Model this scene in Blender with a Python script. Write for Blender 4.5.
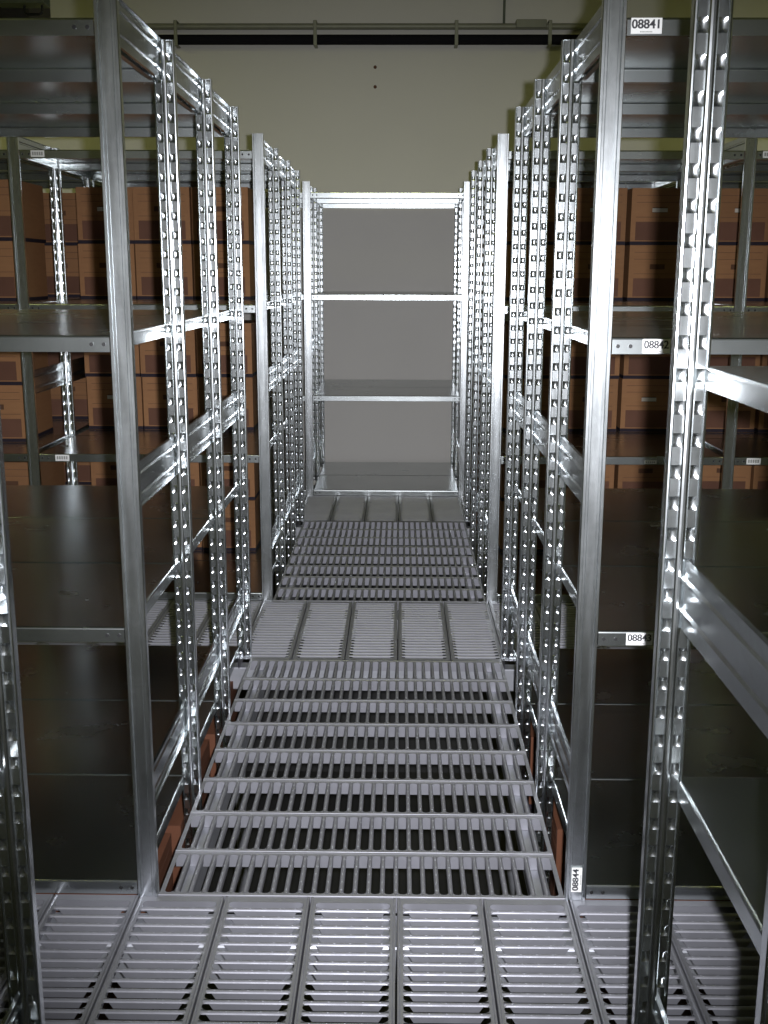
import bpy, bmesh, math, random
from mathutils import Matrix, Vector, Euler
random.seed(7)
for o in list(bpy.data.objects): bpy.data.objects.remove(o)
S = bpy.context.scene
C = S.collection

# ------------------------------------------------------------------ camera
CAMH = 1.42
cd = bpy.data.cameras.new('camera'); cam = bpy.data.objects.new('camera', cd); C.objects.link(cam)
cd.sensor_fit = 'VERTICAL'; cd.sensor_height = 36.0; cd.sensor_width = 27.0
cd.lens = 1086.66 / 1024 * 36.0; cd.clip_start = 0.02; cd.clip_end = 60
PIT, YAW, ROL = 0.2161, 0.0135, 0.0028
cam.matrix_world = Matrix.Translation((0, 0, CAMH)) @ (Matrix.Rotation(YAW, 4, 'Z') @ Matrix.Rotation(math.pi/2 - PIT, 4, 'X') @ Matrix.Rotation(ROL, 4, 'Z'))
S.camera = cam

# ------------------------------------------------------------------ world, flash, exposure
w = bpy.data.worlds.new('world'); S.world = w; w.use_nodes = True
w.node_tree.nodes['Background'].inputs[0].default_value = (0.8, 0.85, 0.6, 1)
w.node_tree.nodes['Background'].inputs[1].default_value = 0.02
FLASH_W = 690.0
LAMP_W = 5.6
fl = bpy.data.lights.new('camera_flash', 'SPOT'); fl.energy = FLASH_W; fl.color = (0.93, 0.94, 1.0)
fl.shadow_soft_size = 0.014; fl.spot_size = math.radians(68); fl.spot_blend = 1.0
flo = bpy.data.objects.new('camera_flash', fl); C.objects.link(flo)
flo.matrix_world = Matrix.Translation((0.052, 0.0, CAMH + 0.012)) @ (Matrix.Rotation(YAW, 4, 'Z') @ Matrix.Rotation(math.pi/2 - PIT, 4, 'X'))
vs = S.view_settings
vs.view_transform = 'Standard'; vs.look = 'None'; vs.gamma = 1.0; vs.use_curve_mapping = False
vs.exposure = 0.0

# ------------------------------------------------------------------ layout (metres; y runs away from the camera)
XL, XR = -0.578, 0.415          # post lines either side of the walkway
D1, ST, GAP = 2.274, 0.546, 0.700
PH = 1.972                      # post height
UW = 1.0                        # bay width
LEV = (0.037, 0.655, 1.292, 1.909)
def DD(b, i): return D1 + b*(3*ST + GAP) + i*ST
YW = 8.095                       # back wall
CZ = 3.6                        # ceiling

# ------------------------------------------------------------------ materials
def mat(name, col, metallic=0.0, rough=0.5, var=0.0, vscale=20, rvar=0.0, rscale=30, bump=0.0, bscale=200, objvar=0.0, spangle=0.0, stretch=None, spec=None):
    m = bpy.data.materials.new(name); m.use_nodes = True
    nt = m.node_tree; N = nt.nodes; L = nt.links; b = N['Principled BSDF']
    b.inputs['Base Color'].default_value = (*col, 1); b.inputs['Metallic'].default_value = metallic; b.inputs['Roughness'].default_value = rough
    if spec is not None: b.inputs['Specular IOR Level'].default_value = spec
    tc = N.new('ShaderNodeTexCoord'); geo = N.new('ShaderNodeNewGeometry')
    src = geo.outputs['Position']
    if stretch:
        mp = N.new('ShaderNodeMapping'); mp.inputs['Scale'].default_value = stretch; L.new(src, mp.inputs['Vector']); src2 = mp.outputs['Vector']
    else: src2 = src
    val = None
    if var > 0:
        n = N.new('ShaderNodeTexNoise'); n.inputs['Scale'].default_value = vscale; n.inputs['Detail'].default_value = 4; L.new(src2, n.inputs['Vector'])
        mr = N.new('ShaderNodeMapRange'); mr.inputs['From Min'].default_value = 0.3; mr.inputs['From Max'].default_value = 0.7
        mr.inputs['To Min'].default_value = 1-var; mr.inputs['To Max'].default_value = 1+var; L.new(n.outputs['Fac'], mr.inputs['Value']); val = mr.outputs['Result']
    if spangle > 0:
        v = N.new('ShaderNodeTexVoronoi'); v.inputs['Scale'].default_value = 90; L.new(src, v.inputs['Vector'])
        sp = N.new('ShaderNodeSeparateColor'); L.new(v.outputs['Color'], sp.inputs[0])
        mr = N.new('ShaderNodeMapRange'); mr.inputs['To Min'].default_value = 1-spangle; mr.inputs['To Max'].default_value = 1+spangle; L.new(sp.outputs[0], mr.inputs['Value'])
        if val is None: val = mr.outputs['Result']
        else:
            mu = N.new('ShaderNodeMath'); mu.operation = 'MULTIPLY'; L.new(val, mu.inputs[0]); L.new(mr.outputs['Result'], mu.inputs[1]); val = mu.outputs[0]
    if objvar > 0:
        oi = N.new('ShaderNodeObjectInfo'); mr = N.new('ShaderNodeMapRange'); mr.inputs['To Min'].default_value = 1-objvar; mr.inputs['To Max'].default_value = 1+objvar
        L.new(oi.outputs['Random'], mr.inputs['Value'])
        if val is None: val = mr.outputs['Result']
        else:
            mu = N.new('ShaderNodeMath'); mu.operation = 'MULTIPLY'; L.new(val, mu.inputs[0]); L.new(mr.outputs['Result'], mu.inputs[1]); val = mu.outputs[0]
    if val is not None:
        mx = N.new('ShaderNodeVectorMath'); mx.operation = 'SCALE'; mx.inputs[0].default_value = col; L.new(val, mx.inputs['Scale']); L.new(mx.outputs[0], b.inputs['Base Color'])
    if rvar > 0:
        n = N.new('ShaderNodeTexNoise'); n.inputs['Scale'].default_value = rscale; n.inputs['Detail'].default_value = 5; L.new(src2, n.inputs['Vector'])
        mr = N.new('ShaderNodeMapRange'); mr.inputs['From Min'].default_value = 0.3; mr.inputs['From Max'].default_value = 0.7
        mr.inputs['To Min'].default_value = max(0.03, rough-rvar); mr.inputs['To Max'].default_value = rough+rvar; L.new(n.outputs['Fac'], mr.inputs['Value']); L.new(mr.outputs['Result'], b.inputs['Roughness'])
    if bump > 0:
        n = N.new('ShaderNodeTexNoise'); n.inputs['Scale'].default_value = bscale; n.inputs['Detail'].default_value = 3; L.new(src, n.inputs['Vector'])
        bp = N.new('ShaderNodeBump'); bp.inputs['Strength'].default_value = bump; bp.inputs['Distance'].default_value = 0.002; L.new(n.outputs['Fac'], bp.inputs['Height']); L.new(bp.outputs[0], b.inputs['Normal'])
    return m

M = {}
M['post'] = mat('galvanised_post', (0.66, 0.69, 0.70), 1.0, 0.245, var=0.03, vscale=60, rvar=0.02, rscale=70, spangle=0.05, stretch=(1, 1, 0.12))
M['slotted'] = mat('galvanised_slotted_post', (0.66, 0.69, 0.70), 1.0, 0.205, var=0.04, vscale=60, rvar=0.02, rscale=70, spangle=0.06, stretch=(1, 1, 0.12))
M['board'] = mat('galvanised_board', (0.50, 0.53, 0.53), 1.0, 0.26, var=0.05, vscale=3, rvar=0.02, rscale=5)
M['brace'] = mat('galvanised_brace', (0.50, 0.53, 0.54), 1.0, 0.22, var=0.05, vscale=10, rvar=0.04, rscale=20, spangle=0.05, bump=0.03, bscale=80)
M['plank'] = mat('galvanised_floor_plank', (0.31, 0.31, 0.34), 0.5, 0.50, var=0.05, vscale=9, rvar=0.06, rscale=25, bump=0.1, bscale=220)
M['beam'] = mat('support_steel', (0.42, 0.43, 0.46), 0.6, 0.5, var=0.1)
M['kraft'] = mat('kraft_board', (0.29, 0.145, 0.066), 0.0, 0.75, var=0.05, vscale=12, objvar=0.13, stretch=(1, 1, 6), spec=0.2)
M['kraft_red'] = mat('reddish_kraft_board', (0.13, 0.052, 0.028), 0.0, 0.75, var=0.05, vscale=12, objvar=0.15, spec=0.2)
M['print'] = mat('brown_print', (0.14, 0.066, 0.042), 0.0, 0.75, var=0.06, vscale=12, objvar=0.1, spec=0.2)
M['band'] = mat('gap_shadow_dark', (0.022, 0.016, 0.024), 0.0, 0.7, spec=0.2)  # shade of the gap under a box, put into the colour
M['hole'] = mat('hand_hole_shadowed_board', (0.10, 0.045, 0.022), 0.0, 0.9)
M['tape'] = mat('white_tape', (0.55, 0.50, 0.42), 0.0, 0.5)
M['white'] = mat('label_paper', (0.80, 0.80, 0.78), 0.0, 0.5)
M['ink'] = mat('label_ink', (0.03, 0.03, 0.035), 0.0, 0.6)
M['greyink'] = mat('grey_ink', (0.30, 0.30, 0.28), 0.0, 0.6)
M['black'] = mat('hole_and_wire_black', (0.015, 0.015, 0.015), 0.3, 0.5)
M['wall'] = mat('painted_plaster_wall', (0.68, 0.655, 0.61), 0.0, 0.6, var=0.02, vscale=1.5, bump=0.06, bscale=60, spec=0.3)
M['ceiling'] = mat('painted_ceiling', (0.50, 0.50, 0.36), 0.0, 0.8, var=0.03, vscale=1.5)
M['concrete'] = mat('dark_storey_concrete', (0.08, 0.08, 0.08), 0.0, 0.8, var=0.1, vscale=3)
M['conduit'] = mat('grey_conduit', (0.26, 0.26, 0.20), 0.2, 0.5, var=0.05)
M['darkpipe'] = mat('black_pipe', (0.012, 0.011, 0.015), 0.0, 0.8, spec=0.1)
M['duct'] = mat('dark_duct', (0.045, 0.040, 0.036), 0.2, 0.6, var=0.1)
M['tray'] = mat('grey_tray', (0.14, 0.16, 0.13), 0.4, 0.5)
M['fixture'] = mat('lamp_body', (0.7, 0.7, 0.68), 0.0, 0.5)
tm = bpy.data.materials.new('lamp_tube'); tm.use_nodes = True
tb = tm.node_tree.nodes['Principled BSDF']; tb.inputs['Emission Color'].default_value = (0.97, 1.0, 0.40, 1); tb.inputs['Emission Strength'].default_value = 1.2
M['tube'] = tm

# ------------------------------------------------------------------ mesh helpers
class MB:
    def __init__(s): s.v = []; s.f = []
    def quad(s, a, b, c, d):
        n = len(s.v); s.v += [a, b, c, d]; s.f.append((n, n+1, n+2, n+3))
    def poly(s, pts):
        n = len(s.v); s.v += list(pts); s.f.append(tuple(range(n, n+len(pts))))
    def box(s, x0, x1, y0, y1, z0, z1):
        n = len(s.v)
        s.v += [(x0,y0,z0),(x1,y0,z0),(x1,y1,z0),(x0,y1,z0),(x0,y0,z1),(x1,y0,z1),(x1,y1,z1),(x0,y1,z1)]
        s.f += [tuple(n+i for i in q) for q in ((0,3,2,1),(4,5,6,7),(0,1,5,4),(1,2,6,5),(2,3,7,6),(3,0,4,7))]
    def cbox(s, x0, x1, y0, y1, z0, z1, c=0.002):
        """box with chamfered vertical and top edges"""
        ring = lambda i, z: [(x0+c+i,y0+i,z),(x1-c-i,y0+i,z),(x1-i,y0+c+i,z),(x1-i,y1-c-i,z),(x1-c-i,y1-i,z),(x0+c+i,y1-i,z),(x0+i,y1-c-i,z),(x0+i,y0+c+i,z)]
        rs = [ring(c*0.5, z0), ring(0, z0+c), ring(0, z1-c), ring(c*0.7, z1)]
        n = len(s.v)
        for r in rs: s.v += r
        for k in range(3):
            for j in range(8): s.f.append((n+k*8+j, n+k*8+(j+1)%8, n+(k+1)*8+(j+1)%8, n+(k+1)*8+j))
        s.f.append(tuple(n+j for j in reversed(range(8)))); s.f.append(tuple(n+24+j for j in range(8)))
    def extrude(s, prof, fn, t0, t1, closed=True, caps=True):
        """prof: list of 2-D points; fn(a, b, t) -> 3-D point"""
        n = len(s.v); k = len(prof)
        s.v += [fn(a, b, t0) for a, b in prof] + [fn(a, b, t1) for a, b in prof]
        for j in range(k if closed else k-1): s.f.append((n+j, n+(j+1)%k, n+k+(j+1)%k, n+k+j))
        if caps and closed: s.f.append(tuple(n+j for j in reversed(range(k)))); s.f.append(tuple(n+k+j for j in range(k)))
    def tube(s, p0, p1, r, n=12):
        p0, p1 = Vector(p0), Vector(p1); d = (p1-p0).normalized()
        a = d.orthogonal().normalized(); b = d.cross(a); k = len(s.v)
        for p in (p0, p1):
            for i in range(n):
                t = 2*math.pi*i/n; s.v.append(tuple(p + a*(r*math.cos(t)) + b*(r*math.sin(t))))
        for i in range(n): s.f.append((k+i, k+(i+1)%n, k+n+(i+1)%n, k+n+i))
        s.f.append(tuple(k+i for i in reversed(range(n)))); s.f.append(tuple(k+n+i for i in range(n)))
    def mesh(s, name, m, fixn=True):
        me = bpy.data.meshes.new(name); me.from_pydata(s.v, [], s.f); me.update()
        if fixn:
            bm = bmesh.new(); bm.from_mesh(me); bmesh.ops.remove_doubles(bm, verts=bm.verts, dist=1e-5)
            bmesh.ops.recalc_face_normals(bm, faces=bm.faces); bm.to_mesh(me); bm.free()
        me.materials.append(m); return me

def offset(path, t):
    """closed outline of a sheet: path plus the same path moved t to its left"""
    out = []
    n = len(path)
    for i in range(n):
        ds = []
        for j, k in ((i-1, i), (i, i+1)):
            if j >= 0 and k < n:
                dx, dy = path[k][0]-path[j][0], path[k][1]-path[j][1]; l = math.hypot(dx, dy); ds.append((-dy/l, dx/l))
        if len(ds) == 1: nx, ny = ds[0]; sc = 1
        else:
            nx, ny = ds[0][0]+ds[1][0], ds[0][1]+ds[1][1]; l = math.hypot(nx, ny); nx /= l; ny /= l
            sc = 1/max(0.35, nx*ds[0][0]+ny*ds[0][1])
        out.append((path[i][0]+nx*t*sc, path[i][1]+ny*t*sc))
    return list(path) + out[::-1]

def obj(name, me, parent=None, loc=(0, 0, 0), rot=(0, 0, 0)):
    o = bpy.data.objects.new(name, me); C.objects.link(o); o.location = loc; o.rotation_euler = rot
    if parent is not None: o.parent = parent
    return o
def empty(name, loc=(0, 0, 0)): return obj(name, None, None, loc)
def tag(o, label, cat, group=None):
    o['label'] = label; o['category'] = cat
    if group: o['group'] = group
    return o
def struct(o, label=None):
    o['kind'] = 'structure'
    if label: o['label'] = label
    return o

# ------------------------------------------------------------------ the room
def slab(name, x0, x1, y0, y1, z0, z1, m, label, cat):
    b = MB(); b.box(x0, x1, y0, y1, z0, z1); o = obj(name, b.mesh(name, m)); struct(o, label); o['category'] = cat; return o
RX0, RX1, RY0, LZ = -5.0, 5.0, -3.2, -2.5
slab('wall_lower', RX0, RX1, YW, YW+0.15, LZ, -0.15, M['concrete'], 'wall of the storey below the gratings, darkened to look unlit', 'wall')  # split from the back wall and darkened so the grating slots look black
slab('wall_back', RX0, RX1, YW, YW+0.15, -0.15, CZ, M['wall'], 'pale olive beige painted wall at the far end behind the racks', 'wall')
slab('wall_left', RX0-0.15, RX0, RY0, YW, LZ, CZ, M['wall'], 'beige side wall left of the racks', 'wall')
slab('wall_right', RX1, RX1+0.15, RY0, YW, LZ, CZ, M['wall'], 'beige side wall right of the racks', 'wall')
slab('wall_front', RX0, RX1, RY0-0.15, RY0, LZ, CZ, M['wall'], 'beige wall behind the camera', 'wall')
slab('ceiling', RX0, RX1, RY0, YW, CZ, CZ+0.1, M['ceiling'], 'pale painted ceiling above the storage racks', 'ceiling')
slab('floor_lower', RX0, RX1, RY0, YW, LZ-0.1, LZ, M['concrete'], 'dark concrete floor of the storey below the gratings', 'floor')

# ------------------------------------------------------------------ the grating floor
PW, PIT_S, SLW, FLD = 0.1985, 0.0323, 0.0212, 0.042
def plank_mesh(L):
    """perforated steel plank: length on x, width on y, walking face at z = 0"""
    b = MB(); W = PW-0.0025; e = 0.0125; y0, y1 = 0.0, W; s0, s1 = e, W-e
    n = int((L-0.008)//PIT_S); m0 = (L - n*PIT_S)/2
    # long rims: bead, flat, turned-down flange with return
    for yy, sg in ((y0, 1), (y1, -1)):
        prof = [(yy, -FLD), (yy, -0.0004), (yy+sg*0.0007, 0.0006), (yy+sg*0.004, 0.0007), (yy+sg*0.0065, -0.0008), (yy+sg*e, -0.0008)]
        b.extrude(prof, lambda a, c, t: (t, a, c), 0, L, closed=False)
    b.quad((L, y0, -FLD), (L, y1, -FLD), (L, y1, 0), (L, y0, 0))
    # end strips
    for xa, xb in ((0, m0 + (PIT_S-SLW)/2), (L-m0-(PIT_S-SLW)/2, L)):
        b.quad((xa, s0, -0.0008), (xb, s0, -0.0008), (xb, s1, -0.0008), (xa, s1, -0.0008))
    bw = PIT_S-SLW
    for i in range(n-1):
        xc = m0 + (i+1)*PIT_S
        pr = [(-bw/2, -0.017), (-bw/2, -0.004), (-bw*0.36, -0.0015), (-bw*0.15, 0.0), (bw*0.15, 0.0), (bw*0.36, -0.0015), (bw/2, -0.004), (bw/2, -0.017)]
        b.extrude(pr[1:-1], lambda a, c, t: (xc+a, t, c), s0, s1, closed=False)
        for sx in (0, -1):
            a0, c0 = pr[sx]; a1, c1 = pr[1 if sx == 0 else -2]
            b.quad((xc+a0, s0+0.020, c0), (xc+a0, s1-0.020, c0), (xc+a1, s1-0.012, c1), (xc+a1, s0+0.012, c1))
        # raised grip pips along the bar
        for k in range(5):
            yy = s0 + (s1-s0)*(k+0.5)/5
            for sx in (0,):
                px = xc; r = 0.0020; zt = 0.0007
                ring = [(px-r, yy-r, -0.0008), (px+r, yy-r, -0.0008), (px+r, yy+r, -0.0008), (px-r, yy+r, -0.0008)]
                q = 0.5; top = [(px-r*q, yy-r*q, zt), (px+r*q, yy-r*q, zt), (px+r*q, yy+r*q, zt), (px-r*q, yy+r*q, zt)]
                for j in range(4): b.quad(ring[j], ring[(j+1)%4], top[(j+1)%4], top[j])
                b.quad(*top)
    # rounded slot ends
    for i in range(n):
        xa = m0 + i*PIT_S + bw/2; xb = xa + SLW; r = SLW*0.42
        for ys, sg in ((s0, 1), (s1, -1)):
            for xx, sx in ((xa, 1), (xb, -1)):
                pts = [(xx, ys, -0.0008)] + [(xx + sx*r*(1-math.sin(t)), ys + sg*r*(1-math.cos(t)), -0.0008) for t in (0, math.pi/6, math.pi/3, math.pi/2)]
                b.poly(pts)
    me = b.mesh('grating_plank', M['plank'], fixn=False)
    return me
floor = struct(empty('floor'), 'perforated galvanised steel grating floor of the walkways'); floor['category'] = 'floor'
LC = 0.947                                     # planks laid across the walkway
pc = plank_mesh(LC)
LG = 0.744                                     # planks laid along the cross aisles
pg = plank_mesh(LG)
for b in (-1, 0, 1):
    y0 = DD(b, 0) + 0.008
    for k in range(8):
        obj('grating_plank', pc, floor, (XL+0.023, y0+k*PW, 0.0))
for b, half in ((-1, 8), (0, 13), (1, 15)):
    y0 = DD(b, 0) + 0.008 + 8*PW + 0.003
    for k in range(-half, half):
        obj('grating_plank', pg, floor, (k*0.2 + 0.2 - 0.001, y0, 0.0), (0, 0, math.pi/2))
def beam(x0, x1, y0, y1, z0, z1):
    b = MB(); b.cbox(x0, x1, y0, y1, z0, z1, 0.004); obj('support_beam', b.mesh('support_beam', M['beam']), floor)
for b in (-1, 0, 1):
    for xc in (XL+0.062, XR-0.062): beam(xc-0.02, xc+0.02, DD(b, 0)+0.0, DD(b, 3)-0.02, -0.115, -FLD-0.001)
    ye = DD(b, 0) + 0.011 + 8*PW
    if b < 1:
        beam(-2.6, 2.6, ye+LG-0.13, ye+LG-0.003, -0.13, -FLD-0.001); beam(-2.6, 2.6, ye+0.02, ye+0.08, -0.13, -FLD-0.001)
    else:
        beam(-2.6, 2.6, ye+LG-0.09, ye+LG-0.03, -0.13, -FLD-0.001); beam(-2.6, 2.6, ye+0.02, ye+0.08, -0.13, -FLD-0.001)

# ------------------------------------------------------------------ racks
def plain_post_mesh():
    b = MB()
    path = [(-0.018, 0.016), (-0.026, 0.016), (-0.026, 0.001), (-0.0245, -0.001), (-0.0185, -0.001), (-0.0165, 0.0035), (-0.0115, 0.0035), (-0.0105, 0.0022), (0.0105, 0.0022), (0.0115, 0.0035), (0.0165, 0.0035), (0.0185, -0.001), (0.0245, -0.001), (0.026, 0.001), (0.026, 0.016), (0.018, 0.016)]
    b.extrude(offset(path, 0.0018), lambda a, c, t: (a*0.90, c, t), 0, PH)
    return b.mesh('plain_post', M['post'])
def perf_post_mesh(ZB=0.0):
    b = MB()
    # left half outline from the back edge to the middle ridge; the slotted web lies between (-.0195) and (-.0075)
    WO, WI, yo, yi = 0.0200, 0.0070, 0.0026, 0.0026
    for sg in (-1, 1):
        pa = [(-0.026, 0.018), (-0.026, 0.002), (-0.0246, 0.0), (-0.0226, -0.0004), (-0.0212, 0.001), (-WO, yo)]
        b.extrude([(sg*-a, c) for a, c in pa], lambda a, c, t: (a, c, t), ZB, PH, closed=False)
        b.extrude([(sg*0.026, 0.018), (sg*0.015, 0.018)], lambda a, c, t: (a, c, t), ZB, PH, closed=False)
    # rounded centre ridge
    rp = [(-WI, yi), (-0.0066, -0.0022), (-0.0045, -0.0042), (-0.0016, -0.0050), (0.0016, -0.0050), (0.0045, -0.0042), (0.0066, -0.0022), (WI, yi)]
    b.extrude(rp, lambda a, c, t: (a, c, t), ZB, PH, closed=False)
    # back strip closing the section, so that nothing is see-through
    b.quad((-0.015, 0.018, ZB), (0.015, 0.018, ZB), (0.015, 0.018, PH), (-0.015, 0.018, PH))
    for z in (ZB, PH): b.poly([(-0.026, 0.018, z), (-0.026, 0.002, z), (-0.0226, 0.0, z), (0, 0.0, z), (0.0226, 0.0, z), (0.026, 0.002, z), (0.026, 0.018, z)])
    pitch, sh = 0.0465, 0.0200
    n = int(PH//pitch)
    dim = []
    for sg in (-1, 1):
        P = lambda u, z, d=0.0: (sg*(WI+(WO-WI)*u), yi+(yo-yi)*u+d, z)
        z = ZB
        for k in range(int(ZB//pitch)+1 if ZB < 0 else 0, n):
            z0 = k*pitch + 0.014; z1 = z0 + sh
            b.quad(P(0, z), P(1, z), P(1, z0), P(0, z0))
            # pressed slot: a scooped pocket in the web
            ring = lambda u, v: -0.0 + 0.0023*max(0.0, 1-(2*u-1)**2)*max(0.0, 1-(2*v-1)**4)
            nu, nv = 4, 6
            g = [[P(a/nu, z0+sh*c/nv, ring(a/nu, c/nv)) for a in range(nu+1)] for c in range(nv+1)]
            n0 = len(b.v); b.v += [p for row in g for p in row]
            for c in range(nv):
                for a in range(nu):
                    dim.append(len(b.f)); q0 = n0+c*(nu+1)+a; b.f.append((q0, q0+1, q0+nu+2, q0+nu+1))
            z = z1
        b.quad(P(0, z), P(1, z), P(1, PH), P(0, PH))
    me = b.mesh('slotted_post', M['slotted'], fixn=False)
    for k in dim: me.polygons[k].use_smooth = True
    return me
PPM, SPM, SPD = plain_post_mesh(), perf_post_mesh(), perf_post_mesh(-0.40)
def board_mesh(wd, dp, lip=0.034):
    """folded shelf board: x 0..wd, y 0..dp, upper face at z = 0"""
    b = MB(); g = 0.0015
    r = 0.005
    arc = [(r*(1-math.cos(t)), -r*(1-math.sin(t))) for t in (0, math.pi/6, math.pi/3, math.pi/2)]
    path = [(0.016, -lip), (g, -lip)] + [(g+a, c) for a, c in arc] + [(dp-g-a, c) for a, c in arc[::-1]] + [(dp-g, -lip), (dp-0.016, -lip)]
    b.extrude(offset(path, -0.0014), lambda a, c, t: (t, a, c), r, wd-r)
    # turned-down ends with the same folded edge
    for xe, sg in ((0.0, 1), (wd, -1)):
        b.extrude([(xe + sg*0.012, -lip+0.002), (xe, -lip+0.002)] + [(xe+sg*a, c) for a, c in arc], lambda a, c, t: (a, t, c), 0.006, dp-0.006, closed=False)
    return b.mesh('shelf_board', M['board'])
BM = board_mesh(UW-0.042, ST)
def brace_mesh(ln, z0, z1):
    """ribbed side tie: length on y, sheet facing x"""
    b = MB(); hh = z1-z0
    pr = [(0.006, z0), (0.0, z0+0.0005), (0.0, z0+hh*0.20), (-0.0035, z0+hh*0.24), (-0.0035, z0+hh*0.28), (0.0, z0+hh*0.32), (0.0, z0+hh*0.68), (-0.0035, z0+hh*0.72), (-0.0035, z0+hh*0.76), (0.0, z0+hh*0.80), (0.0, z1-0.0005), (0.006, z1)]
    b.extrude(offset(pr, 0.0014), lambda a, c, t: (a, t, c), 0, ln)
    return b.mesh('side_brace', M['brace'])
BRZ = [(0.176, 0.272), (0.905, 1.006), (1.878, 1.972)]
BRM = [brace_mesh(ST-0.028, 0, z1-z0) for z0, z1 in BRZ]
disc = MB(); disc.tube((0, 0.0015, 0), (0, -0.0012, 0), 0.0042, 10); HOLE_DISC = disc.mesh('lip_hole_disc', M['black'])  # black disc stands in for a dark hole in the lip

def rack(name, label, b, xs, side, nb=3, first_plain=True, levels=LEV):
    """a run of bays between the post lines xs; side = +1 when the walkway lies on its +x end"""
    y0 = DD(b, 0)
    r = tag(empty(name, ((xs[0]+xs[-1])/2, y0, 0)), label, 'shelving')
    ox, oy = r.location.x, r.location.y
    for x in xs:
        for i in range(nb+1):
            me = PPM if (i == 0 and first_plain) else SPM if i in (0, nb) or b == 2 else SPD
            obj('post', me, r, (x-ox, y0+i*ST-oy - (0.018 if i == nb else 0.0 if i == 0 else 0.009), 0.0))
        for i in range(nb):
            for (z0, z1), me in zip(BRZ, BRM):
                inner = x - ox + (0.008 if x == xs[0] else -0.008)
                obj('side_brace', me, r, (inner, i*ST+0.018, z0))
    for xa, xb in zip(xs, xs[1:]):
        for z in levels:
            for i in range(nb):
                o = obj('shelf_board', BM, r, (xa+0.021-ox, i*ST+0.004, z))
                if i == 0:
                    for bx in (0.017, 0.043, UW-0.042-0.043, UW-0.042-0.017): obj('lip_hole_disc', HOLE_DISC, o, (bx, 0.0015, -0.018))
    return r
RL = {}
def xs_left(n, dx=0.0): return [XL+dx-UW*k for k in range(n, -1, -1)]
def xs_right(n): return [XR+UW*k for k in range(n+1)]
RL['nl'] = rack('shelving_rack', 'empty galvanised rack at the left edge of the photo, nearest the camera', -1, xs_left(1, -0.03), 1)
RL['nr'] = rack('shelving_rack', 'empty galvanised rack nearest the camera at the right edge, seen past its slotted post', -1, xs_right(1), -1)
RL['l1'] = rack('shelving_rack', 'empty galvanised rack left of the first row of crosswise gratings', 0, xs_left(1), 1)
RL['r1'] = rack('shelving_rack', 'empty galvanised rack with large number labels, right of the first crosswise gratings', 0, xs_right(1), -1)
RL['l2'] = rack('shelving_rack', 'galvanised rack filled with cardboard boxes, left of the far crosswise gratings', 1, xs_left(2), 1)
RL['r2'] = rack('shelving_rack', 'galvanised rack filled with cardboard boxes, right of the far crosswise gratings', 1, xs_right(2), -1)
RL['end'] = rack('shelving_rack', 'empty open-backed galvanised rack closing the far end of the walkway', 2, [XL-UW, XL, XR, XR+UW], 0, nb=2)
# the end rack's middle bay is as wide as the walkway: its boards are fitted to it
BME = board_mesh(XR-XL-0.042, ST)
for o in RL['end'].children:
    if o.name.startswith('shelf_board') and abs(o.location.x + RL['end'].location.x - (XL+0.021)) < 0.004: o.data = BME

# ------------------------------------------------------------------ printed labels
def text_mesh(txt, size, m):
    cu = bpy.data.curves.new('print', 'FONT'); cu.body = txt; cu.size = size; cu.align_x = 'CENTER'; cu.align_y = 'CENTER'; cu.offset = 0.0003
    t = bpy.data.objects.new('print', cu); C.objects.link(t)
    dg = bpy.context.evaluated_depsgraph_get(); me = bpy.data.meshes.new_from_object(t.evaluated_get(dg))
    bpy.data.objects.remove(t)
    vs_ = [tuple(v.co) for v in me.vertices]; fs_ = [tuple(p.vertices) for p in me.polygons]; k = len(vs_)
    me = bpy.data.meshes.new('print')         # bold face: the same glyphs a hair apart, on stacked layers
    me.from_pydata([(x-0.0005, y, z) for x, y, z in vs_] + [(x+0.0005, y, z+0.00008) for x, y, z in vs_], [], fs_ + [tuple(i+k for i in f) for f in fs_]); me.update()
    me.materials.clear(); me.materials.append(m); return me
def sticker(parent, txt, xc, y, zc, wd, ht, rot=False, small=True):
    b = MB(); b.box(-wd/2, wd/2, -0.0006, 0.0, -ht/2, ht/2)
    p = parent.location
    rt = (0, -math.pi/2, 0) if rot else (0, 0, 0)
    o = obj('number_label' if txt else 'shelf_label', b.mesh('number_label', M['white']), parent, (xc-p.x, y-p.y, zc), rt)
    if txt:
        o['label'] = 'white paper label printed ' + txt
        me = text_mesh(txt, ht*0.80, M['ink'])
        xsz = [v.co.x for v in me.vertices]; k = wd*0.90/(max(xsz)-min(xsz))
        for v in me.vertices: v.co.x *= k
        t = obj('printed_number', me, o, (0, -0.0009, ht*0.08), (math.pi/2, 0, 0))
        q = MB()
        for j in range(9):
            a = -wd*0.20 + j*wd*0.045; q.quad((a, -0.0009, -ht*0.42), (a+wd*0.032, -0.0009, -ht*0.42), (a+wd*0.032, -0.0009, -ht*0.34), (a, -0.0009, -ht*0.34))
        obj('fine_print', q.mesh('fine_print', M['greyink']), o)
    else:
        q = MB()
        for j in range(5):
            a = -wd*0.40 + j*wd*0.165; q.quad((a, -0.0009, -ht*0.25), (a+wd*0.12, -0.0009, -ht*0.25), (a+wd*0.12, -0.0009, ht*0.28), (a, -0.0009, ht*0.28))
        obj('faded_print', q.mesh('faded_print', M['greyink']), o)
    return o
ylip = D1 + 0.0045
r1 = RL['r1']
sticker(r1, '08841', 0.478, ylip-0.0012, 1.8925, 0.060, 0.029)
sticker(r1, '08842', 0.532, ylip, 1.2745, 0.057, 0.029)
sticker(r1, '08843', 0.531, ylip, 0.6375, 0.058, 0.028)
sticker(r1, '08844', XR+0.001, D1-0.0012, 0.055, 0.062, 0.024, rot=True)
yl2 = DD(1, 0) + 0.0045
sticker(RL['l2'], '', -1.478, yl2, 1.893, 0.056, 0.026)
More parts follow.
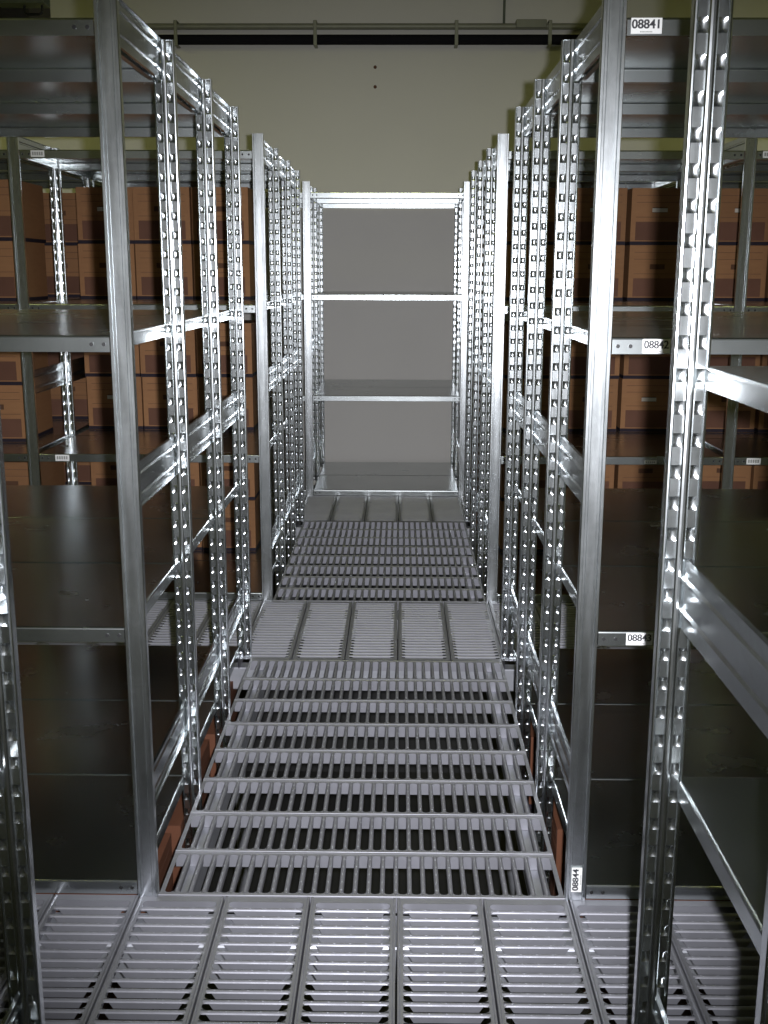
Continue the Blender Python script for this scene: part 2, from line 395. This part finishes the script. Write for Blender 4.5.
sticker(RL['l2'], '', -1.453, yl2, 0.638, 0.060, 0.027)
sticker(RL['r2'], '', 1.521, yl2, 0.638, 0.060, 0.027)
sticker(RL['r2'], '', 1.492, yl2, 1.893, 0.056, 0.026)
sticker(RL['r2'], '', 1.081, yl2, 0.632, 0.052, 0.014)

# ------------------------------------------------------------------ cardboard boxes
BW, BD, BH = 0.270, 0.38, 0.262
def box_mesh():
    b = MB(); x0, x1 = -BW/2, BW/2; hx0, hx1, hz0, hz1 = -0.036, 0.036, 0.150, 0.174
    c = 0.004
    # front face around the hand hole
    z0, z1 = 0.0, BH
    b.quad((x0, 0, z0), (hx0, 0, z0), (hx0, 0, z1), (x0, 0, z1)); b.quad((hx1, 0, z0), (x1, 0, z0), (x1, 0, z1), (hx1, 0, z1))
    b.quad((hx0, 0, z0), (hx1, 0, z0), (hx1, 0, hz0), (hx0, 0, hz0)); b.quad((hx0, 0, hz1), (hx1, 0, hz1), (hx1, 0, z1), (hx0, 0, z1))
    for p, q in (((hx0, hz0), (hx1, hz0)), ((hx1, hz0), (hx1, hz1)), ((hx1, hz1), (hx0, hz1)), ((hx0, hz1), (hx0, hz0))):
        b.quad((p[0], 0, p[1]), (q[0], 0, q[1]), (q[0], 0.004, q[1]), (p[0], 0.004, p[1]))
    b.quad((x1, 0, z0), (x1, BD, z0), (x1, BD, z1), (x1, 0, z1)); b.quad((x0, BD, z0), (x0, 0, z0), (x0, 0, z1), (x0, BD, z1))
    b.quad((x1, BD, z0), (x0, BD, z0), (x0, BD, z1), (x1, BD, z1)); b.quad((x0, 0, z0), (x0, BD, z0), (x1, BD, z0), (x1, 0, z0))
    # top flaps with a narrow gap between them
    for ya, yb in ((0, BD/2-0.002), (BD/2+0.002, BD)): b.quad((x0, ya, z1), (x1, ya, z1), (x1, yb, z1), (x0, yb, z1))
    b.quad((x0, BD/2-0.004, z1-0.004), (x1, BD/2-0.004, z1-0.004), (x1, BD/2+0.004, z1-0.004), (x0, BD/2+0.004, z1-0.004))
    return b.mesh('box_body', M['kraft'])
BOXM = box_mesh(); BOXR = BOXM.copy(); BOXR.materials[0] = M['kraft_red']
q = MB(); q.box(-0.112, 0.112, -0.0008, 0.0, 0.022, 0.108); PRN = q.mesh('printed_panel', M['print'])
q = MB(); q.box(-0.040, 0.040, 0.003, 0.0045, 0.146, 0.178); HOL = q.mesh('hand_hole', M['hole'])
q = MB()
for zz in (0.128, 0.196, 0.228): q.box(-0.112, 0.112, -0.0006, 0.0, zz, zz+0.0022)
LIN = q.mesh('printed_lines', M['print'])
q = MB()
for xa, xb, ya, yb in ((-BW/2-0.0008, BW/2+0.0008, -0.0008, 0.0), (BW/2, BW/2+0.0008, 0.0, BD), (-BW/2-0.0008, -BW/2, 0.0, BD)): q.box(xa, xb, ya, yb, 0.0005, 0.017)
BND = q.mesh('gap_shadow_band', M['band'])  # dark strip round the foot paints in the shadow gap under each box
q = MB(); q.box(-0.036, 0.036, -0.0012, 0.0, 0.152, 0.170); TAP = q.mesh('tape_label', M['tape'])
def carton(x, y, z, label, group, tape=False, rz=0.0, me=None):
    t = tag(empty('cardboard_box', (x, y, z)), label, 'box', group); t.rotation_euler = (0, 0, rz)
    obj('box_body', me or BOXM, t); obj('printed_panel', PRN, t); obj('printed_lines', LIN, t); obj('gap_shadow_band', BND, t); obj('hand_hole', HOL, t)
    if tape: obj('tape_label', TAP, t)['label'] = 'pale tape over the hand hole'
    return t
LN = {0: 'floor-level', 1: 'middle', 2: 'upper'}
def stack(xc, y, lv, side, col, tapes=(0, 0)):
    for k in range(2):
        pos = ('lower', 'upper')[k]
        lab = f'brown cardboard box, {pos} of two on {LN[lv]} shelf, {side} rack, {col}'
        carton(xc + random.uniform(-0.0015, 0.0015), y + random.uniform(-0.012, 0.012), LEV[lv] + k*(BH+0.001) + 0.0006, lab,
               f'cardboard boxes on the far {side} rack', tapes[k], random.uniform(-0.004, 0.004))
for lv in (0, 1, 2):
    for i, (xc, nm) in enumerate(((-0.862, 'nearest the walkway'), (-1.132, 'centre'), (-1.400, 'outermost'))):
        xx = (-0.858, -1.135, -1.412)[i]
        stack(xx, 5.36, lv, 'left', nm, (lv == 1 and i == 2, lv == 2 and i == 2))
    for i, nm in enumerate(('nearest the walkway', 'centre', 'outermost')):
        xx = (0.655, 0.940, 1.232)[i]
        stack(xx, 5.36, lv, 'right', nm, (lv == 1 and i == 2, lv == 2))
    stack((-1.80, -1.845, -1.825)[lv], 4.93, lv, 'left', 'beyond the bay post')
    stack(1.625, 5.37, lv, 'right', 'beyond the bay post', (0, lv == 2))
    stack(-1.752, 5.74, lv, 'left', 'deep behind the bay post')
    stack(1.912, 5.37, lv, 'right', 'at the photo edge')

# boxes on a shelf of the storey below, glimpsed beside the gratings
for side, x0 in (('left', XL-0.43), ('right', XR+0.07)):
    s = tag(empty('storage_shelf', (x0+0.18, 2.3, LZ)), f'steel shelf below the floor on the {side}, carrying boxes beside the gratings', 'shelf')
    b = MB(); b.cbox(-0.22, 0.22, -0.05, 1.75, -0.393-LZ, -0.360-LZ, 0.003); obj('shelf_board', b.mesh('lower_board', M['board']), s)
    for sx in (-0.20, 0.20):
        for sy in (-0.03, 1.73):
            b = MB(); b.cbox(sx-0.02, sx+0.02, sy-0.02, sy+0.02, 0.0, -0.393-LZ, 0.004); obj('leg', b.mesh('lower_leg', M['beam']), s)
    for k in range(5):
        word = ('first', 'second', 'third', 'fourth', 'fifth')[k]
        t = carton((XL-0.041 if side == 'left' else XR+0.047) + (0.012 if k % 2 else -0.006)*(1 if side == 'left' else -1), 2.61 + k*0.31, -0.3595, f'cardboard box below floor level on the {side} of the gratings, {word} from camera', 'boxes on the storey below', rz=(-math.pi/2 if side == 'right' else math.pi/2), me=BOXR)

# ------------------------------------------------------------------ services on the far wall
t = tag(empty('conduit', (0, YW-0.05, 3.085)), 'thin grey conduit running along the top of the far wall', 'conduit')
b = MB(); b.tube((-3.4, 0, 0), (3.4, 0, 0), 0.021, 14); obj('tube', b.mesh('conduit_tube', M['conduit']), t)
b = MB(); b.cbox(0.79, 1.00, -0.034, 0.045, -0.012, 0.040, 0.004); obj('junction_sleeve', b.mesh('junction_sleeve', M['conduit']), t)
b = MB(); b.tube((0.71, 0.02, 0.0), (0.71, 0.02, CZ-3.085-0.002), 0.009, 10); obj('riser_cable', b.mesh('riser_cable', M['tray']), t)
t = tag(empty('black_pipe', (0, YW-0.075, 2.995)), 'thick black pipe clipped under the grey conduit on the far wall', 'pipe')
b = MB(); b.tube((-3.4, 0, 0), (3.4, 0, 0), 0.034, 16); obj('tube', b.mesh('pipe_tube', M['darkpipe']), t)
for x in (-2.5, -1.55, -0.59, 0.38, 1.02, 2.0, 2.9):
    b = MB(); b.cbox(x-0.012, x+0.012, -0.038, 0.074, -0.043, -0.036, 0.002); b.cbox(x-0.012, x+0.012, -0.043, -0.036, -0.043, 0.118, 0.002); b.cbox(x-0.012, x+0.012, -0.038, 0.074, 0.113, 0.119, 0.002)
    obj('clip', b.mesh('pipe_clip', M['conduit']), t)
for z in (2.83, 2.70):
    b = MB(); b.tube((-0.18, YW+0.002, z), (-0.18, YW-0.002, z), 0.012, 10); b.tube((-0.18, YW-0.002, z), (-0.18, YW-0.006, z), 0.006, 8)
    tag(obj('wall_plug', b.mesh('wall_plug', M['print'])), 'small brown screw plug in the far wall, ' + ('upper' if z > 2.8 else 'lower') + ' one', 'plug')
t = tag(empty('air_duct', (-3.2, 6.0, 2.70)), 'dark air duct hanging from the ceiling at the top left corner', 'duct')
b = MB(); b.cbox(-1.4, 1.26, 0.05, 0.45, 0.0, 0.42, 0.012); obj('duct_body', b.mesh('duct_body', M['duct']), t)
for x in (-1.2, -0.1, 1.12):
    for y in (0.06, 0.44): b = MB(); b.tube((x, y, 0.42), (x, y, CZ-2.70-0.001), 0.006, 8); obj('hanger_rod', b.mesh('hanger_rod', M['tray']), t)
t = tag(empty('cable_tray', (-1.95, 5.92, 2.745)), 'short grey cable tray with wire loop beside the dark duct', 'tray')
b = MB(); b.cbox(-0.10, 0.150, -0.06, 0.06, 0.0, 0.008, 0.002); b.cbox(-0.10, 0.150, -0.06, -0.053, 0.008, 0.055, 0.002); b.cbox(-0.10, 0.150, 0.053, 0.06, 0.008, 0.055, 0.002); obj('tray_body', b.mesh('tray_body', M['tray']), t)
b = MB()
for p0, p1 in (((0.035, 0, 0.0), (0.035, 0, -0.030)), ((0.035, 0, -0.030), (0.045, 0, -0.042)), ((0.045, 0, -0.042), (0.115, 0, -0.042)), ((0.115, 0, -0.042), (0.125, 0, -0.030)), ((0.125, 0, -0.030), (0.125, 0, 0.0))): b.tube(p0, p1, 0.006, 8)
obj('wire_loop', b.mesh('wire_loop', M['black']), t)
b = MB(); b.tube((0.13, 0, 0.008), (0.13, 0, CZ-2.745-0.001), 0.005, 8); obj('hanger_rod', b.mesh('hanger_rod', M['tray']), t)

# ------------------------------------------------------------------ ceiling lamps (above the frame)
def lamp(x, y, label, k=1.0):
    t = tag(empty('ceiling_lamp', (x, y, CZ)), label, 'lamp', 'fluorescent ceiling lamps')
    b = MB(); b.cbox(-0.62, 0.62, -0.07, 0.07, -0.06, 0.0, 0.006); obj('lamp_body', b.mesh('lamp_body', M['fixture']), t)
    for s in (-0.035, 0.035):
        b = MB(); b.tube((-0.58, s, -0.078), (0.58, s, -0.078), 0.013, 10); obj('tube', b.mesh('lamp_tube', M['tube']), t)
    l = bpy.data.lights.new('lamp_light', 'AREA'); l.shape = 'RECTANGLE'; l.size = 1.16; l.size_y = 0.12; l.energy = LAMP_W*k; l.color = (0.97, 1.0, 0.34)
    obj('lamp_light', l, t, (0, 0, -0.10))
lamp(-0.1, 4.4, 'fluorescent ceiling lamp above the middle cross aisle', 1.7)
lamp(-3.2, 6.2, 'fluorescent ceiling lamp above the far left racks', 2.2)
lamp(3.2, 6.2, 'fluorescent ceiling lamp above the far right racks', 2.2)
lamp(-2.6, 0.6, 'fluorescent ceiling lamp above the near left racks')
lamp(2.6, 0.6, 'fluorescent ceiling lamp above the near right racks')
